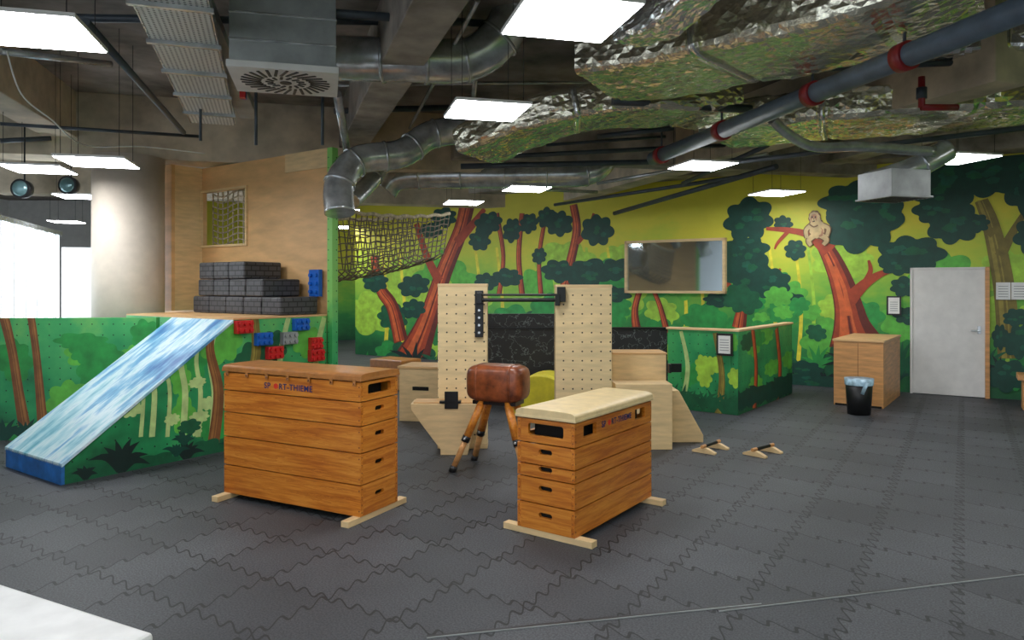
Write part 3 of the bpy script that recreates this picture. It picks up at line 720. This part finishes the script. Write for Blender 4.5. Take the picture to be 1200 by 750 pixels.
b.bx(X(783),X(801),d+.08,d+.1,.78,.88,m_blackm); b.bx(X(784),X(787),d+.0,d+.1,.78,.88,m_blackm)
b.done(.006)
b=B('plywood_box',(*D(492,9.3),0),math.radians(-12)); b.bx(-.28,.3,0,.5,0,.68,m_birch); b.bx(-.3,.32,-.02,.52,.68,.71,m_ply); b.bx(-.1,.12,-.006,.0,.4,.45,m_dark); b.done(.006)
b=B('tan_vault_block',(*D(452,12.2),0),RZ); b.bx(-.35,.35,0,.5,.0,.35,m_oak); b.bx(-.36,.36,-.01,.51,.35,.5,m_leathB); b.done(.02)
b=B('black_chalkboard_divider',(0,0,0)); d=10.6; X=lambda u:D(u,d)[0]
b.bx(X(536),X(650),d,d+.08,0,1.34,m_chalk); b.bx(X(650),X(782),d,d+.08,0,1.13,m_chalk); b.bx(X(536),X(782),d-.02,d+.1,1.11,1.14,m_blackm); b.done()
b=B('yellow_foam_arch',(*D(632,9.6),0),math.radians(-15))
pr=[(-.4,0)]+[(-.4+.0+.4*(1-math.cos(math.pi*k/14)),.25+.3*math.sin(math.pi*k/14)) for k in range(15)]+[(.4,0)]
b.prism(pr,0,.7,m_yel,'y'); b.done(.01)
# ------------------------------------------------------------ green low partition
C0=Vector((3.05,9.73)); pr=math.radians(90-37)
b=B('painted_pit_partition',(*C0,0),pr)
b.bx(0,2.5,0,.1,0,1.13,m_green); b.bx(0,.1,.101,1.02,0,1.13,m_green)
b.bx(-.02,2.5,-.02,.12,1.13,1.16,m_birch); b.bx(-.02,.12,.12,1.04,1.13,1.16,m_birch); b.bx(.1,2.4,.1,.9,0,.5,m_green); b.done(.004)
f1=Wall2D(C0,(math.cos(pr),math.sin(pr))); f2=Wall2D(C0,(-math.sin(pr),math.cos(pr)))
pm=Mural('partition_mural',f1,0,2.5,0,1.13); pm2=Mural('partition_mural',f2,0,1.02,0,1.13)
for i in range(8): pm.cloud(random.uniform(865,935),random.uniform(390,470),8,10,random.choice([p_g,p_lg,p_dg2,p_lime])); pm2.cloud(random.uniform(785,862),random.uniform(395,475),9,11,random.choice([p_g,p_lime,p_lime,p_lg]))
for u in (884,912): pm.trunk([(u,478,5),(u+2,430,4),(u-2,385,4)],TR)
pm2.trunk([(842,485,9),(846,440,7),(838,390,6)],TO); pm2.limb([(800,470,6),(806,430,5),(798,388,4)],p_pale)
for u in range(868,935,11): pm.plant(u,480-(u-865)*.33,24,p_dg,6,4)
for u in range(788,862,12): pm2.plant(u,474+(u-788)*.18,26,p_dg2,6,4)
pm.b.done(); pm2.b.done()
s0,z0=f2.tr(841,416); s1,z1=f2.tr(860,391); b=B('framed_notice')
a,c=min(s0,s1),max(s0,s1); onw(b,f2,a,c,z0,z1,.03,.05,m_black); onw(b,f2,a+.03,c-.03,z0+.03,z1-.03,.05,.055,m_paper)
for k in range(5): onw(b,f2,a+.05,c-.05,z0+.07+k*.035,z0+.08+k*.035,.055,.056,m_galvd)
b.done()
# ------------------------------------------------------------ oak cabinet + bin
b=B('oak_storage_cabinet',(5.28,10.25,0),math.radians(54))
b.bx(0,1.55,0,.66,.0,.94,m_oak); b.bx(-.015,1.56,-.015,.675,.94,.97,m_ply); b.bx(-.004,0,.33,.334,.03,.92,m_dark); b.bx(-.004,0,.02,.64,.0,.03,m_dark); b.done(.004)
b=B('waste_bin',(4.74,9.85,0)); b.ring([(0,0,0),(0,0,.46)],[.145,.175],m_black,28); b.ring([(0,0,.4),(0,0,.49),(0,0,.45)],[.18,.186,.15],m_bag,28,caps=False)
b.ball((0,0,.44),(.15,.15,.05),m_bag)
b.ring([(-.05,-.18,.3),(0,-.19,.46)],[(.1,.01,1),(.14,.01,1)],m_bag,12); b.done()
def para(u,v,rz):
    b=B('wooden_parallette',(*G(u,v),0),rz)
    for sx in(-1,1):
        b.prism([(-.13,0),(.13,0),(.13,.02),(.04,.055),(-.04,.055),(-.13,.02)],sx*.15-.025,sx*.15+.025,m_birch,'x')
    b.cyl((-.2,0,.07),(.2,0,.07),.018,m_oak); b.cyl((-.125,0,.07),(.125,0,.07),.0185,m_blackm); b.done(.004)
para(833,528,math.radians(48)); para(894,532,math.radians(40))
# ------------------------------------------------------------ mats, seams, edge items
b=B('white_crash_mat'); q0=Vector(G(0,683,.12)); q1=Vector(G(181,741,.12)); e=(q1-q0).normalized(); nrm=Vector((-e.y,e.x)); nrm=-nrm if nrm.y>0 else nrm
p=[q0-e*1.2,q1,q1+nrm*1.6,q0-e*1.2+nrm*1.6]; b.prism([(a.x,a.y) for a in p],.0,.12,m_mat,'z'); b.done(.02)
b=B('floor_joint_strip')
for (a,c) in (((500,748),(892,708)),((842,717),(1215,672))):
    q0=Vector(G(*a)); q1=Vector(G(*c)); e=(q1-q0).normalized(); n_=Vector((-e.y,e.x))
    b.prism([tuple(q0),tuple(q1),tuple(q1+n_*.022),tuple(q0+n_*.022)],.0005,.005,m_black,'z')
    b.prism([tuple(q0-n_*.005),tuple(q1-n_*.005),tuple(q1),tuple(q0)],.0005,.006,m_galvd,'z')
b.done()
b=B('wooden_bench',(*D(1212,10.2),0),RZ); b.bx(-.2,1.0,-.2,.2,.42,.5,m_oak); b.bx(-.14,-.06,-.16,.16,0,.42,m_oak); b.bx(.86,.94,-.16,.16,0,.42,m_oak); b.done(.005)
# ------------------------------------------------------------ world, camera
w=bpy.data.worlds.new('World'); sc.world=w; w.use_nodes=True
bg=w.node_tree.nodes['Background']; bg.inputs[0].default_value=(.8,.89,1,1); bg.inputs[1].default_value=1.6
cd=bpy.data.cameras.new('camera'); cd.sensor_width=36; cd.lens=F/1200*36; cd.shift_y=-40/1200
cam=bpy.data.objects.new('camera',cd); sc.collection.objects.link(cam); cam.location=(0,0,CH); cam.rotation_euler=(math.pi/2,0,0); cd.clip_end=200
sc.camera=cam
sc.view_settings.view_transform='Standard'
sc.view_settings.gamma=1.06
